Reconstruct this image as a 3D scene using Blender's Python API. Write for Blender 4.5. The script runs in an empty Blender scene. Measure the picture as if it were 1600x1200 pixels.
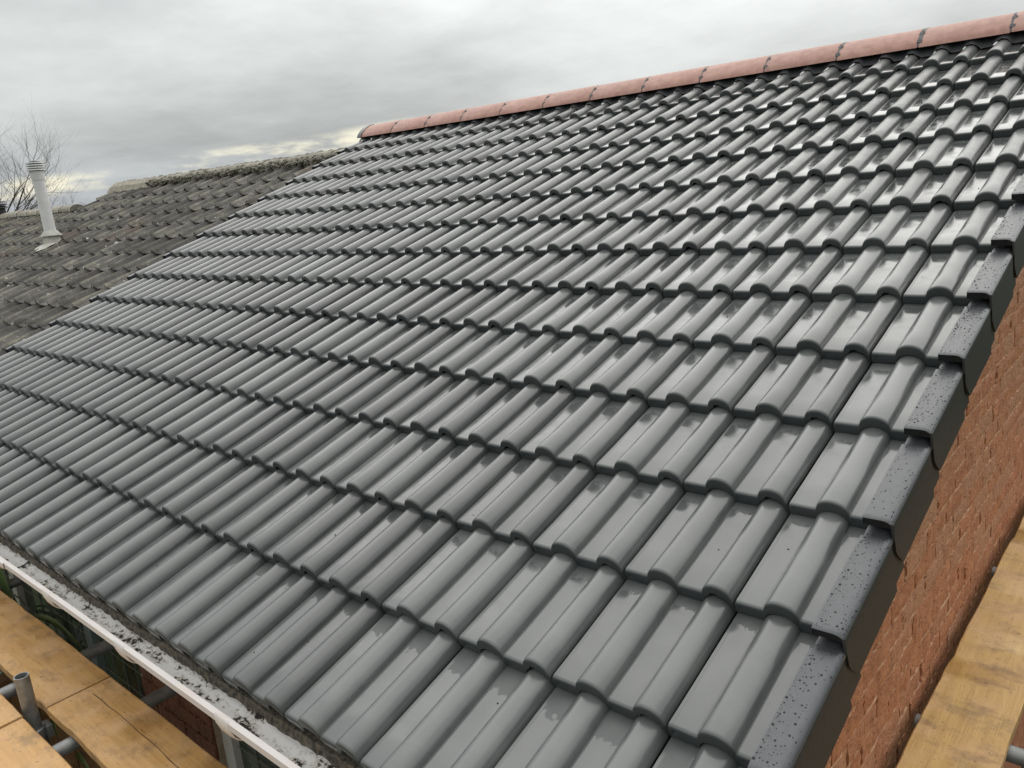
import bpy, math, random
from math import sin, cos, pi, radians, sqrt, exp
from mathutils import Matrix, Vector

random.seed(7)
sc = bpy.context.scene
H = 4.3                          # height of the new roof's ridge line above the ground
PITCH = radians(22.0)
CP, SP = cos(PITCH), sin(PITCH)

# ------------------------------------------------------------------ camera
cam_d = bpy.data.cameras.new('camera')
cam = bpy.data.objects.new('camera', cam_d)
sc.collection.objects.link(cam)
sc.camera = cam
cam_d.sensor_width = 36.0
cam_d.lens = 1240.16 / 1600 * 36.0
cam_d.clip_start = 0.05
cam_d.clip_end = 3000
Rt, Dn, Fw = Vector((0.757, 0.648, -0.083)), Vector((0.098, -0.238, -0.966)), Vector((-0.646, 0.723, -0.244))
Fw.normalize(); Rt = (Rt - Fw * Rt.dot(Fw)).normalized(); Up = Rt.cross(Fw).normalized()
CAM = Vector((0.748, -5.328, -0.559 + H))
cam.matrix_world = Matrix(((Rt.x, Up.x, -Fw.x, CAM.x), (Rt.y, Up.y, -Fw.y, CAM.y), (Rt.z, Up.z, -Fw.z, CAM.z), (0, 0, 0, 1)))

def to_px(P):
    q = Vector(P) - CAM
    z = q.dot(Fw)
    if z < 0.05: return None
    return 800 + 1240.16 * q.dot(Rt) / z, 600 - 1240.16 * q.dot(Up) / z

# ------------------------------------------------------------------ world, sun, exposure
SUN_AZ, SUN_EL = radians(-12.0), radians(46.0)      # azimuth from +Y towards +X
world = bpy.data.worlds.new('World')
sc.world = world
world.use_nodes = True
nt = world.node_tree
nt.nodes.clear()

class NB:
    """small helper for node trees"""
    def __init__(s, tree): s.t = tree
    def n(s, typ, **kw):
        nd = s.t.nodes.new(typ)
        for k, v in kw.items():
            if k == 'ins':
                for a, b in v.items():
                    if hasattr(b, 'is_output') or hasattr(b, 'links'): s.t.links.new(b, nd.inputs[a])
                    else: nd.inputs[a].default_value = b
            else: setattr(nd, k, v)
        return nd
    def link(s, a, b): s.t.links.new(a, b)
    def math(s, op, a, b=None, c=None, clamp=False):
        nd = s.t.nodes.new('ShaderNodeMath'); nd.operation = op; nd.use_clamp = clamp
        for i, v in enumerate((a, b, c)):
            if v is None: continue
            if isinstance(v, (int, float)): nd.inputs[i].default_value = v
            else: s.t.links.new(v, nd.inputs[i])
        return nd.outputs[0]
    def ramp(s, fac, stops, interp='LINEAR'):
        nd = s.t.nodes.new('ShaderNodeValToRGB'); cr = nd.color_ramp; cr.interpolation = interp
        while len(cr.elements) > 1: cr.elements.remove(cr.elements[-1])
        cr.elements[0].position = stops[0][0]; cr.elements[0].color = col4(stops[0][1])
        for p, c in stops[1:]:
            e = cr.elements.new(p); e.color = col4(c)
        s.t.links.new(fac, nd.inputs[0])
        return nd.outputs[0]
    def mix(s, fac, a, b, blend='MIX'):
        nd = s.t.nodes.new('ShaderNodeMix'); nd.data_type = 'RGBA'; nd.blend_type = blend
        for i, v in ((0, fac), (6, a), (7, b)):
            if isinstance(v, (int, float)): nd.inputs[i].default_value = v
            elif isinstance(v, (tuple, list)): nd.inputs[i].default_value = col4(v)
            else: s.t.links.new(v, nd.inputs[i])
        return nd.outputs[2]
    def noise(s, vec, scale, detail=4, rough=0.55, out=0, dist=0.0):
        nd = s.t.nodes.new('ShaderNodeTexNoise')
        nd.inputs['Scale'].default_value = scale; nd.inputs['Detail'].default_value = detail
        nd.inputs['Roughness'].default_value = rough; nd.inputs['Distortion'].default_value = dist
        if vec is not None: s.t.links.new(vec, nd.inputs['Vector'])
        return nd.outputs[out]
    def maprange(s, v, a, b, c=0.0, d=1.0, smooth=True):
        nd = s.t.nodes.new('ShaderNodeMapRange'); nd.interpolation_type = 'SMOOTHSTEP' if smooth else 'LINEAR'
        s.t.links.new(v, nd.inputs[0])
        for i, x in enumerate((a, b, c, d)): nd.inputs[i + 1].default_value = x
        return nd.outputs[0]
    def mapping(s, vec, scale=(1, 1, 1), loc=(0, 0, 0), rot=(0, 0, 0)):
        nd = s.t.nodes.new('ShaderNodeMapping')
        nd.inputs['Scale'].default_value = scale; nd.inputs['Location'].default_value = loc; nd.inputs['Rotation'].default_value = rot
        s.t.links.new(vec, nd.inputs['Vector'])
        return nd.outputs[0]

def col4(c):
    if isinstance(c, (int, float)): return (c, c, c, 1)
    return tuple(c) + (1,) if len(c) == 3 else tuple(c)

b = NB(nt)
sky = b.n('ShaderNodeTexSky', sky_type='NISHITA', sun_disc=False, sun_elevation=SUN_EL, sun_rotation=SUN_AZ, air_density=1.0, dust_density=2.0)
bg_sky = b.n('ShaderNodeBackground', ins={'Strength': 0.10})
b.link(sky.outputs[0], bg_sky.inputs[0])
tc = b.n('ShaderNodeTexCoord')
sep = b.n('ShaderNodeSeparateXYZ'); b.link(tc.outputs['Generated'], sep.inputs[0])
dz = b.math('MAXIMUM', sep.outputs[2], 0.0)
# overcast deck: brighter overhead than at the horizon, brighter where the hidden sun stands
den = b.math('ADD', dz, 0.16)
px_ = b.math('DIVIDE', sep.outputs[0], den); py_ = b.math('DIVIDE', sep.outputs[1], den)
cmb = b.n('ShaderNodeCombineXYZ'); b.link(px_, cmb.inputs[0]); b.link(py_, cmb.inputs[1])
cl = cmb.outputs[0]
n1 = b.noise(b.mapping(cl, loc=(3.1, 7.4, 0)), 0.55, 6, 0.55)
n2 = b.noise(b.mapping(cl, loc=(9.3, 1.7, 2.0)), 1.6, 6, 0.6)
base = b.ramp(dz, [(0.0, (0.40, 0.435, 0.47)), (0.05, (0.405, 0.425, 0.435)), (0.10, (0.465, 0.48, 0.472)), (0.18, (0.60, 0.615, 0.60)), (0.32, (0.86, 0.87, 0.855)), (0.55, (1.08, 1.085, 1.065)), (1.0, (1.20, 1.205, 1.185))])
vmod = b.math('ADD', b.maprange(n1, 0.32, 0.68, 0.74, 1.13), b.maprange(n2, 0.3, 0.7, -0.09, 0.09))
sd = Vector((cos(SUN_EL) * sin(SUN_AZ), cos(SUN_EL) * cos(SUN_AZ), sin(SUN_EL)))
dot = b.n('ShaderNodeVectorMath', operation='DOT_PRODUCT'); b.link(tc.outputs['Generated'], dot.inputs[0]); dot.inputs[1].default_value = sd
glow = b.math('ADD', b.math('MULTIPLY', b.math('POWER', b.math('MAXIMUM', dot.outputs['Value'], 0.0), 3.0), 0.26), b.math('MULTIPLY', dot.outputs['Value'], 0.12))
vm = b.math('ADD', vmod, glow)
cloud = b.mix(1.0, base, vm, 'MULTIPLY')
bg_cloud = b.n('ShaderNodeBackground', ins={'Strength': 1.0}); b.link(cloud, bg_cloud.inputs[0])
# thin bright break along the horizon: a band of torn cloud with a pale lit sky behind it
hcmb = b.n('ShaderNodeCombineXYZ')
az = b.math('ARCTAN2', sep.outputs[0], sep.outputs[1])
b.link(az, hcmb.inputs[0]); b.link(b.math('MULTIPLY', sep.outputs[2], 3.5), hcmb.inputs[1])
n3 = b.noise(b.mapping(hcmb.outputs[0], loc=(1.9, 0.35, 0)), 7.0, 6, 0.6)
n4 = b.math('SUBTRACT', b.noise(b.mapping(hcmb.outputs[0], loc=(5.2, 3.35, 0)), 3.0, 4, 0.55), 0.5)
lvl = b.math('ADD', b.math('MULTIPLY', b.math('ADD', az, 1.0), 0.10), b.math('ADD', 0.057, b.math('MULTIPLY', n4, 0.03)))   # height of the break above the horizon
dist = b.math('ABSOLUTE', b.math('SUBTRACT', sep.outputs[2], lvl))
band = b.math('MULTIPLY', b.maprange(dist, 0.014, 0.004), b.math('MULTIPLY', b.maprange(az, -1.75, -1.2), b.maprange(az, -0.72, -0.86)))
gap = b.math('MULTIPLY', band, b.maprange(n3, 0.40, 0.55))
bg_gap = b.n('ShaderNodeBackground', ins={'Strength': 1.0, 'Color': (0.92, 0.87, 0.68, 1)})
gmix = b.n('ShaderNodeMixShader'); b.link(b.math('MULTIPLY', gap, 0.85), gmix.inputs[0]); b.link(bg_cloud.outputs[0], gmix.inputs[1]); b.link(bg_gap.outputs[0], gmix.inputs[2])
smix = b.n('ShaderNodeMixShader', ins={0: 0.93}); b.link(bg_sky.outputs[0], smix.inputs[1]); b.link(gmix.outputs[0], smix.inputs[2])
wo = b.n('ShaderNodeOutputWorld'); b.link(smix.outputs[0], wo.inputs[0])

sun_d = bpy.data.lights.new('sun', 'SUN'); sun_d.energy = 0.85; sun_d.angle = radians(100); sun_d.color = (1.0, 0.96, 0.9)
sun = bpy.data.objects.new('sun', sun_d); sc.collection.objects.link(sun)
sun.rotation_euler = sd.to_track_quat('Z', 'Y').to_euler(); sun.location = (0, 0, 30)
vs = sc.view_settings
vs.view_transform = 'Standard'; vs.look = 'None'; vs.gamma = 1.0; vs.exposure = 0.24; vs.use_curve_mapping = False

# ------------------------------------------------------------------ mesh helpers
class MB:
    def __init__(s): s.v = []; s.f = []; s.m = []
    def add(s, vs_, fs, mi=0):
        o = len(s.v); s.v += [tuple(v) for v in vs_]; s.f += [tuple(i + o for i in f) for f in fs]; s.m += [mi] * len(fs)
        return s
    def box(s, a, c, mi=0):
        (x0, y0, z0), (x1, y1, z1) = a, c
        return s.add([(x0, y0, z0), (x1, y0, z0), (x1, y1, z0), (x0, y1, z0), (x0, y0, z1), (x1, y0, z1), (x1, y1, z1), (x0, y1, z1)],
                     [(0, 3, 2, 1), (4, 5, 6, 7), (0, 1, 5, 4), (1, 2, 6, 5), (2, 3, 7, 6), (3, 0, 4, 7)], mi)
    def grid(s, rows, mi=0, closed=False):
        n = len(rows[0]); V = [p for r in rows for p in r]; F = []
        for i in range(len(rows) - 1):
            for j in range(n if closed else n - 1):
                k = (j + 1) % n
                F.append((i * n + j, i * n + k, (i + 1) * n + k, (i + 1) * n + j))
        return s.add(V, F, mi)
    def tube(s, pts, rad, seg=10, cap=True, mi=0):
        pts = [Vector(p) for p in pts]
        if not isinstance(rad, (list, tuple)): rad = [rad] * len(pts)
        rows = []; prev = None
        for i, p in enumerate(pts):
            d = (pts[min(i + 1, len(pts) - 1)] - pts[max(i - 1, 0)])
            if d.length < 1e-9: d = Vector((0, 0, 1))
            d.normalize()
            a = prev if prev is not None else (Vector((0, 0, 1)) if abs(d.z) < 0.9 else Vector((1, 0, 0)))
            x = (a - d * a.dot(d)).normalized(); y = d.cross(x); prev = x
            rows.append([p + (x * cos(2 * pi * k / seg) + y * sin(2 * pi * k / seg)) * rad[i] for k in range(seg)])
        o = len(s.v)
        s.grid(rows, mi, True)
        if cap:
            s.f += [tuple(o + k for k in reversed(range(seg))), tuple(o + (len(pts) - 1) * seg + k for k in range(seg))]; s.m += [mi, mi]
        return s
    def mesh(s, name, mats, angle=35, smooth=True):
        me = bpy.data.meshes.new(name)
        me.from_pydata(s.v, [], s.f)
        for m in (mats if isinstance(mats, (list, tuple)) else [mats]): me.materials.append(m)
        if len(set(s.m)) > 1: me.polygons.foreach_set('material_index', s.m)
        if smooth:
            me.shade_smooth(); me.set_sharp_from_angle(angle=radians(angle))
        me.update()
        return me

def put(name, me, parent=None, loc=(0, 0, 0), rot=(0, 0, 0), kind=None):
    o = bpy.data.objects.new(name, me)
    sc.collection.objects.link(o)
    o.location = loc; o.rotation_euler = rot
    if parent is not None: o.parent = parent
    if kind: o['kind'] = kind
    return o

def thing(name, label, cat, loc=(0, 0, 0), rot=(0, 0, 0), group=None, me=None):
    o = put(name, me, None, loc, rot)
    o['label'] = label; o['category'] = cat
    if group: o['group'] = group
    return o

# ------------------------------------------------------------------ materials
def new_mat(name):
    m = bpy.data.materials.new(name); m.use_nodes = True
    t = m.node_tree; t.nodes.clear()
    b = NB(t)
    bs = b.n('ShaderNodeBsdfPrincipled'); out = b.n('ShaderNodeOutputMaterial'); b.link(bs.outputs[0], out.inputs[0])
    return m, b, bs
def setin(b, bs, name, v):
    if isinstance(v, (int, float)): bs.inputs[name].default_value = v
    elif isinstance(v, (tuple, list)): bs.inputs[name].default_value = col4(v)
    else: b.link(v, bs.inputs[name])
def bump(b, bs, h, strength=0.3, dist=0.002):
    nd = b.n('ShaderNodeBump'); nd.inputs['Strength'].default_value = strength; nd.inputs['Distance'].default_value = dist
    b.link(h, nd.inputs['Height']); b.link(nd.outputs[0], bs.inputs['Normal'])
def rnd(b): return b.n('ShaderNodeObjectInfo').outputs['Random']
def objc(b): return b.n('ShaderNodeTexCoord').outputs['Object']
def geo(b): return b.n('ShaderNodeNewGeometry').outputs['Position']

def simple(name, c1, c2, scale=20, rough=0.6, bmp=0.2, bdist=0.002, world_space=False, vary=0.0, detail=5):
    m, b, bs = new_mat(name)
    v = geo(b) if world_space else objc(b)
    n = b.noise(v, scale, detail, 0.6)
    c = b.mix(b.maprange(n, 0.3, 0.7), c1, c2)
    if vary:
        c = b.mix(1.0, c, b.maprange(rnd(b), 0, 1, 1 - vary, 1 + vary, False), 'MULTIPLY')
    setin(b, bs, 'Base Color', c); setin(b, bs, 'Roughness', rough)
    if bmp: bump(b, bs, b.noise(v, scale * 3, 4, 0.6), bmp, bdist)
    return m

def tile_material():
    m, b, bs = new_mat('wet_grey_tile')
    oc = objc(b); gp = geo(b)
    s = b.n('ShaderNodeSeparateXYZ'); b.link(oc, s.inputs[0])
    u, v = s.outputs[0], s.outputs[1]
    # pans: the two flat strips of the profile (u measured inside one tile)
    def strip(a, c):
        return b.math('MULTIPLY', b.maprange(u, a, a + 0.006), b.maprange(u, c, c - 0.006))
    pan = b.math('MAXIMUM', b.math('MAXIMUM', strip(0.010, 0.071), strip(0.153, 0.221)), b.maprange(u, 0.30, 0.31))
    r = rnd(b)
    sh = b.n('ShaderNodeCombineXYZ'); b.link(b.math('MULTIPLY', r, 37.0), sh.inputs[0]); b.link(b.math('MULTIPLY', r, 91.0), sh.inputs[1])
    ov = b.n('ShaderNodeVectorMath', operation='ADD'); b.link(oc, ov.inputs[0]); b.link(sh.outputs[0], ov.inputs[1])
    ov = ov.outputs[0]
    edge = b.noise(b.mapping(ov, scale=(1.6, 1, 1)), 34, 3, 0.55)
    head = b.maprange(b.math('ADD', v, b.math('ADD', b.math('MULTIPLY', b.math('SUBTRACT', r, 0.5), 0.03), b.math('MULTIPLY', b.math('SUBTRACT', edge, 0.5), 0.075))), 0.311, 0.315, 1.0, 0.0)
    film = b.math('MULTIPLY', pan, head)
    mott = b.noise(gp, 9, 5, 0.6)
    fine = b.noise(gp, 260, 3, 0.6)
    c = b.mix(b.maprange(mott, 0.3, 0.7), (0.072, 0.077, 0.076), (0.094, 0.099, 0.096))
    c = b.mix(1.0, c, b.maprange(r, 0, 1, 0.74, 1.28, False), 'MULTIPLY')
    c = b.mix(b.maprange(fine, 0.5, 0.85, 0, 0.12), c, (0.12, 0.125, 0.122))
    sg0 = b.n('ShaderNodeSeparateXYZ'); b.link(gp, sg0.inputs[0])
    dust = b.math('MULTIPLY', b.math('MULTIPLY', b.maprange(sg0.outputs[2], H - 1.2, H - 0.5), b.maprange(b.noise(gp, 2.2, 4, 0.6), 0.45, 0.65)), b.maprange(b.noise(gp, 55, 4, 0.7), 0.45, 0.7))
    bloom = b.math('MULTIPLY', b.math('MULTIPLY', b.maprange(sg0.outputs[2], H - 1.3, H - 0.4), b.math('SUBTRACT', 1.0, pan)), b.maprange(b.noise(gp, 6, 5, 0.65), 0.3, 0.65))
    c = b.mix(b.math('MULTIPLY', bloom, 0.45), c, (0.19, 0.195, 0.19))
    c = b.mix(b.math('MULTIPLY', dust, 0.4), c, (0.24, 0.24, 0.23))
    c = b.mix(b.math('MULTIPLY', film, 0.3), c, (0.064, 0.069, 0.069))
    c = b.mix(b.maprange(v, 0.0022, 0.0045, 0.7, 0.0), c, (0.030, 0.036, 0.038))     # shade on the backlit tile front, painted into the base colour
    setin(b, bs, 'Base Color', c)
    rr = b.math('ADD', b.maprange(mott, 0.3, 0.75, 0.34, 0.50), b.maprange(fine, 0.3, 0.7, -0.03, 0.03))
    ripple = b.maprange(b.noise(ov, 26, 3, 0.5), 0.35, 0.7, 0.12, 0.26)
    mixr = b.n('ShaderNodeMix'); b.link(film, mixr.inputs[0]); b.link(rr, mixr.inputs[2]); b.link(ripple, mixr.inputs[3])
    setin(b, bs, 'Roughness', mixr.outputs[0])
    setin(b, bs, 'IOR', 1.45)
    sg = b.n('ShaderNodeSeparateXYZ'); b.link(gp, sg.inputs[0])
    wet = b.maprange(b.math('ADD', sg.outputs[2], b.math('MULTIPLY', b.math('SUBTRACT', b.noise(gp, 1.3, 3, 0.6), 0.5), 1.2)), H - 1.15, H - 0.25, 1.0, 0.65)   # drying from the ridge down
    nose = b.maprange(v, 0.003, 0.012)
    roll = b.math('SUBTRACT', 1.0, pan)
    setin(b, bs, 'Coat Weight', b.math('MULTIPLY', nose, b.math('MAXIMUM', film, b.math('MULTIPLY', roll, wet))))
    cr = b.n('ShaderNodeMix'); b.link(film, cr.inputs[0]); b.link(b.math('ADD', b.maprange(mott, 0.3, 0.75, 0.13, 0.22), b.math('MULTIPLY', b.math('SUBTRACT', 1.0, wet), 0.34)), cr.inputs[2]); b.link(b.math('MULTIPLY', ripple, 0.7), cr.inputs[3])
    setin(b, bs, 'Coat Roughness', cr.outputs[0]); setin(b, bs, 'Coat IOR', 1.45)
    h1 = b.math('MULTIPLY', b.math('SUBTRACT', 1.0, film), fine)
    h2 = b.math('ADD', b.math('MULTIPLY', film, 0.9), b.math('MULTIPLY', h1, 0.25))
    h3 = b.math('ADD', h2, b.math('MULTIPLY', b.noise(ov, 18, 2, 0.5), 0.5))
    bump(b, bs, h3, 0.35, 0.0009)
    return m

def old_tile_material():
    m, b, bs = new_mat('weathered_concrete_tile')
    oc = objc(b); gp = geo(b); r = rnd(b)
    n1 = b.noise(gp, 5, 6, 0.65); n2 = b.noise(gp, 34, 5, 0.7); n3 = b.noise(gp, 90, 3, 0.6)
    c = b.mix(b.maprange(n1, 0.32, 0.68), (0.055, 0.052, 0.046), (0.115, 0.108, 0.092))
    c = b.mix(b.maprange(n2, 0.54, 0.70, 0, 0.6), c, (0.23, 0.22, 0.165))
    c = b.mix(b.maprange(n3, 0.62, 0.75, 0, 0.6), c, (0.03, 0.03, 0.027))
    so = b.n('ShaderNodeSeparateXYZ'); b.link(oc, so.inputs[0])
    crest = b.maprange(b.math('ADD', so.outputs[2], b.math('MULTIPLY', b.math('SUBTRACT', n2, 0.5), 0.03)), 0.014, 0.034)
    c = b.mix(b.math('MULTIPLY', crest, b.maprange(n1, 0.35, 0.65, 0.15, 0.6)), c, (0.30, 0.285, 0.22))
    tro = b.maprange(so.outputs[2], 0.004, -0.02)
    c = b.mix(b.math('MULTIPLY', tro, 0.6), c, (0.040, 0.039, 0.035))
    lich = b.n('ShaderNodeTexVoronoi', ins={'Scale': 16.0}); b.link(gp, lich.inputs['Vector'])
    spot = b.math('MULTIPLY', b.maprange(lich.outputs['Distance'], 0.17, 0.08), b.maprange(n1, 0.46, 0.6))
    c = b.mix(b.math('MULTIPLY', spot, 0.8), c, (0.42, 0.41, 0.33))
    c = b.mix(b.math('MULTIPLY', b.maprange(b.noise(gp, 1.4, 3, 0.5), 0.56, 0.68), 0.35), c, (0.15, 0.085, 0.05))
    c = b.mix(1.0, c, b.maprange(r, 0, 1, 0.5, 1.2, False), 'MULTIPLY')
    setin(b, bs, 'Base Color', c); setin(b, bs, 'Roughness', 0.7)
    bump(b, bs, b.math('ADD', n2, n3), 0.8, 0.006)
    return m

def brick_material(name, c1, c2, c3, world_streak=True):
    m, b, bs = new_mat(name)
    gp = geo(b); oc = objc(b); r = rnd(b)
    n1 = b.noise(gp, 14, 5, 0.65); n2 = b.noise(gp, 120, 4, 0.7)
    st = b.noise(b.mapping(gp, scale=(60, 60, 9)), 1.0, 4, 0.7)
    st2 = b.noise(b.mapping(gp, scale=(40, 14, 60), rot=(0.5, 0, 0)), 1.0, 4, 0.7)
    c = b.mix(b.maprange(n1, 0.3, 0.7), c1, c2)
    c = b.mix(b.maprange(r, 0.35, 1.0, 0, 0.8), c, c3)
    c = b.mix(b.maprange(n2, 0.52, 0.70, 0, 0.8), c, (0.09, 0.038, 0.022))
    c = b.mix(b.maprange(st2, 0.62, 0.76, 0, 0.4), c, (0.50, 0.34, 0.24))
    c = b.mix(b.maprange(b.noise(gp, 300, 2, 0.5), 0.66, 0.75, 0, 0.6), c, (0.55, 0.42, 0.32))
    setin(b, bs, 'Base Color', c); setin(b, bs, 'Roughness', b.maprange(n2, 0.3, 0.7, 0.4, 0.75))
    bump(b, bs, b.math('ADD', b.math('ADD', n2, b.math('MULTIPLY', st, 1.2)), st2), 1.0, 0.006)
    return m

def wood_material(name, axis=0, tint=1.0):
    m, b, bs = new_mat(name)
    gt = 1.0 if axis == 0 else 1.08
    oc = objc(b); r = rnd(b)
    sh = b.n('ShaderNodeCombineXYZ'); b.link(b.math('MULTIPLY', r, 53.0), sh.inputs[0]); b.link(b.math('MULTIPLY', r, 17.0), sh.inputs[1])
    ov = b.n('ShaderNodeVectorMath', operation='ADD'); b.link(oc, ov.inputs[0]); b.link(sh.outputs[0], ov.inputs[1]); ov = ov.outputs[0]
    sc_ = (1.5, 26, 26) if axis == 0 else (26, 1.5, 26)
    g = b.noise(b.mapping(ov, scale=sc_), 1.6, 6, 0.65)
    g2 = b.noise(b.mapping(ov, scale=tuple(x * 4 for x in sc_)), 1.6, 3, 0.6)
    st = b.noise(ov, 7, 5, 0.6); st2 = b.noise(ov, 26, 5, 0.7)
    sm = b.noise(b.mapping(ov, scale=(1, 1.3, 1) if axis == 0 else (.8, 1.3, 1)), 8, 7, 0.72)
    knot = b.n('ShaderNodeTexVoronoi', ins={'Scale': 5.0}); b.link(b.mapping(ov, scale=(.55, 1, 1) if axis == 0 else (1, .55, 1)), knot.inputs['Vector'])
    kn = b.math('MULTIPLY', b.maprange(knot.outputs['Distance'], 0.08, 0.03), 0.6)
    fib = b.noise(b.mapping(ov, scale=tuple(x * 9 for x in sc_)), 1.6, 3, 0.7)
    c = b.mix(b.maprange(g, 0.3, 0.7), (0.41 * tint, 0.228 * gt * tint, 0.076 * tint), (0.52 * tint, 0.308 * gt * tint, 0.118 * tint))
    c = b.mix(b.maprange(st, 0.42, 0.66, 0, 0.7), c, (0.52 * tint, 0.33 * tint, 0.17 * tint))
    c = b.mix(b.maprange(g2, 0.55, 0.75, 0, 0.3), c, (0.27, 0.14, 0.05))
    c = b.mix(b.maprange(fib, 0.58, 0.78, 0, 0.25), c, (0.22, 0.12, 0.045))
    c = b.mix(b.maprange(sm, 0.47, 0.70, 0, 0.6 if axis == 0 else 0.65), c, (0.17, 0.11, 0.06))
    c = b.mix(kn, c, (0.16, 0.075, 0.03))
    scr = b.noise(b.mapping(ov, scale=(60, 5, 5) if axis == 0 else (5, 60, 5), rot=(0, 0, 0.5)), 1.0, 5, 0.75)
    c = b.mix(b.maprange(scr, 0.62, 0.72, 0, 0.4), c, (0.20, 0.105, 0.04))
    c = b.mix(b.maprange(st2, 0.645, 0.71, 0, 0.9), c, (0.06, 0.03, 0.015))
    c = b.mix(b.maprange(b.noise(ov, 75, 3, 0.6), 0.62, 0.72, 0, 0.7), c, (0.09, 0.05, 0.025))
    setin(b, bs, 'Base Color', c); setin(b, bs, 'Roughness', b.maprange(st, 0.35, 0.65, 0.35, 0.7))
    bump(b, bs, b.math('ADD', b.math('ADD', g2, b.math('MULTIPLY', fib, 0.6)), b.math('MULTIPLY', st2, 0.8)), 0.35, 0.003)
    return m

def gutter_material():
    m, b, bs = new_mat('dirty_white_plastic')
    gp = geo(b)
    n1 = b.noise(b.mapping(gp, scale=(1.0, 3.0, 3.0)), 9, 6, 0.7); n2 = b.noise(gp, 70, 5, 0.7); n3 = b.noise(gp, 6, 3, 0.5)
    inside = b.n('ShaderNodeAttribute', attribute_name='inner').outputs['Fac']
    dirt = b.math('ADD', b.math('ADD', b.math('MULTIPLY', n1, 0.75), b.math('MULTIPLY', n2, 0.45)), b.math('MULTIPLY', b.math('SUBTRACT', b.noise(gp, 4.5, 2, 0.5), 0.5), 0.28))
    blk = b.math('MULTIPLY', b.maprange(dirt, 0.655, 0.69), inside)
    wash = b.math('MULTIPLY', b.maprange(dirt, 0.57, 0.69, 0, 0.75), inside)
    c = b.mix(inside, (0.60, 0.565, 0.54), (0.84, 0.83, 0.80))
    c = b.mix(wash, c, (0.44, 0.39, 0.29))
    c = b.mix(blk, c, (0.022, 0.02, 0.016))
    c = b.mix(b.math('MULTIPLY', b.maprange(n3, 0.5, 0.7), b.math('SUBTRACT', 0.35, b.math('MULTIPLY', inside, 0.3))), c, (0.62, 0.50, 0.46))
    setin(b, bs, 'Base Color', c); setin(b, bs, 'Roughness', b.maprange(dirt, 0.4, 0.7, 0.3, 0.8))
    bump(b, bs, b.math('MULTIPLY', blk, inside), 0.5, 0.004)
    return m

def metal_material(name, c, rough=0.45, metallic=0.9):
    m, b, bs = new_mat(name)
    gp = objc(b)
    n = b.noise(gp, 22, 5, 0.65); n2 = b.noise(gp, 140, 3, 0.6)
    cc = b.mix(b.maprange(n, 0.3, 0.7), tuple(x * 0.65 for x in c), c)
    cc = b.mix(b.maprange(n2, 0.6, 0.75, 0, 0.4), cc, (0.16, 0.12, 0.08))
    setin(b, bs, 'Base Color', cc); setin(b, bs, 'Metallic', metallic); setin(b, bs, 'Roughness', b.maprange(n, 0.3, 0.7, rough - 0.12, rough + 0.15))
    bump(b, bs, n2, 0.2, 0.001)
    return m

def glass_material():
    m, b, bs = new_mat('window_glass')
    n = b.noise(geo(b), 7, 5, 0.6); setin(b, bs, 'Base Color', b.mix(b.maprange(n, 0.35, 0.65), (0.02, 0.03, 0.02), (0.075, 0.10, 0.055))); setin(b, bs, 'Roughness', 0.04); setin(b, bs, 'IOR', 1.5)  # green reflection of lawn and plants painted into the pane colour
    return m
def water_material():
    m, b, bs = new_mat('rain_water')
    setin(b, bs, 'Base Color', (0.024, 0.027, 0.031)); setin(b, bs, 'Roughness', 0.03); setin(b, bs, 'IOR', 1.33)
    return m

M = {}
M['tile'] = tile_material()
M['old'] = old_tile_material()
M['deck'] = simple('roofing_felt', (0.012, 0.012, 0.013), (0.02, 0.02, 0.02), 30, 0.9, 0)
M['ridge'] = simple('terracotta_ridge', (0.32, 0.162, 0.125), (0.42, 0.23, 0.182), 22, 0.5, 0.25, 0.0015, True, 0.06)
M['cap'] = simple('grey_verge_plastic', (0.032, 0.035, 0.040), (0.043, 0.047, 0.053), 60, 0.42, 0.1, 0.0006, False, 0.05)
M['cap'].node_tree.nodes['Principled BSDF'].inputs['Coat Weight'].default_value = 0.6
M['cap'].node_tree.nodes['Principled BSDF'].inputs['Coat Roughness'].default_value = 0.33
M['cap'].node_tree.nodes['Principled BSDF'].inputs['Coat IOR'].default_value = 1.5
M['cap_shade'] = simple('grey_verge_plastic_shaded', (0.022, 0.022, 0.022), (0.030, 0.030, 0.030), 60, 0.5, 0.1, 0.0006)  # same plastic darkened: shade on flange and front plate put into the colour
M['cap_shade'].node_tree.nodes['Principled BSDF'].inputs['Specular IOR Level'].default_value = 0.12
M['dry'] = simple('black_ridge_roll', (0.02, 0.021, 0.023), (0.035, 0.036, 0.04), 40, 0.6, 0.3, 0.002, True)
M['clip'] = metal_material('steel_clip', (0.10, 0.10, 0.105), 0.45, 0.6)
M['mortar'] = simple('mortar', (0.27, 0.20, 0.145), (0.40, 0.31, 0.24), 60, 0.9, 0.6, 0.004, True)
M['bedmortar'] = simple('bed_mortar', (0.36, 0.155, 0.075), (0.56, 0.36, 0.22), 35, 0.8, 0.8, 0.006, True)
M['brick'] = brick_material('rustic_red_brick', (0.33, 0.122, 0.052), (0.48, 0.200, 0.088), (0.41, 0.205, 0.11))
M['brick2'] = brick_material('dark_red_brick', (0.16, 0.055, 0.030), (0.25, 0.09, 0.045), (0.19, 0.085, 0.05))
M['white'] = simple('white_upvc', (0.60, 0.58, 0.56), (0.68, 0.66, 0.64), 30, 0.35, 0.05, 0.001)
M['gutter'] = gutter_material()
M['tray'] = simple('dirty_eaves_felt', (0.028, 0.024, 0.018), (0.15, 0.128, 0.095), 55, 0.9, 0.9, 0.005, True)
M['woodx'] = wood_material('scaffold_timber_along_eaves', 0, 1.14)
M['woody'] = wood_material('scaffold_timber_along_gable', 1, 1.06)
M['crack'] = simple('split_timber', (0.10, 0.05, 0.02), (0.16, 0.08, 0.035), 40, 0.9, 0)
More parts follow.
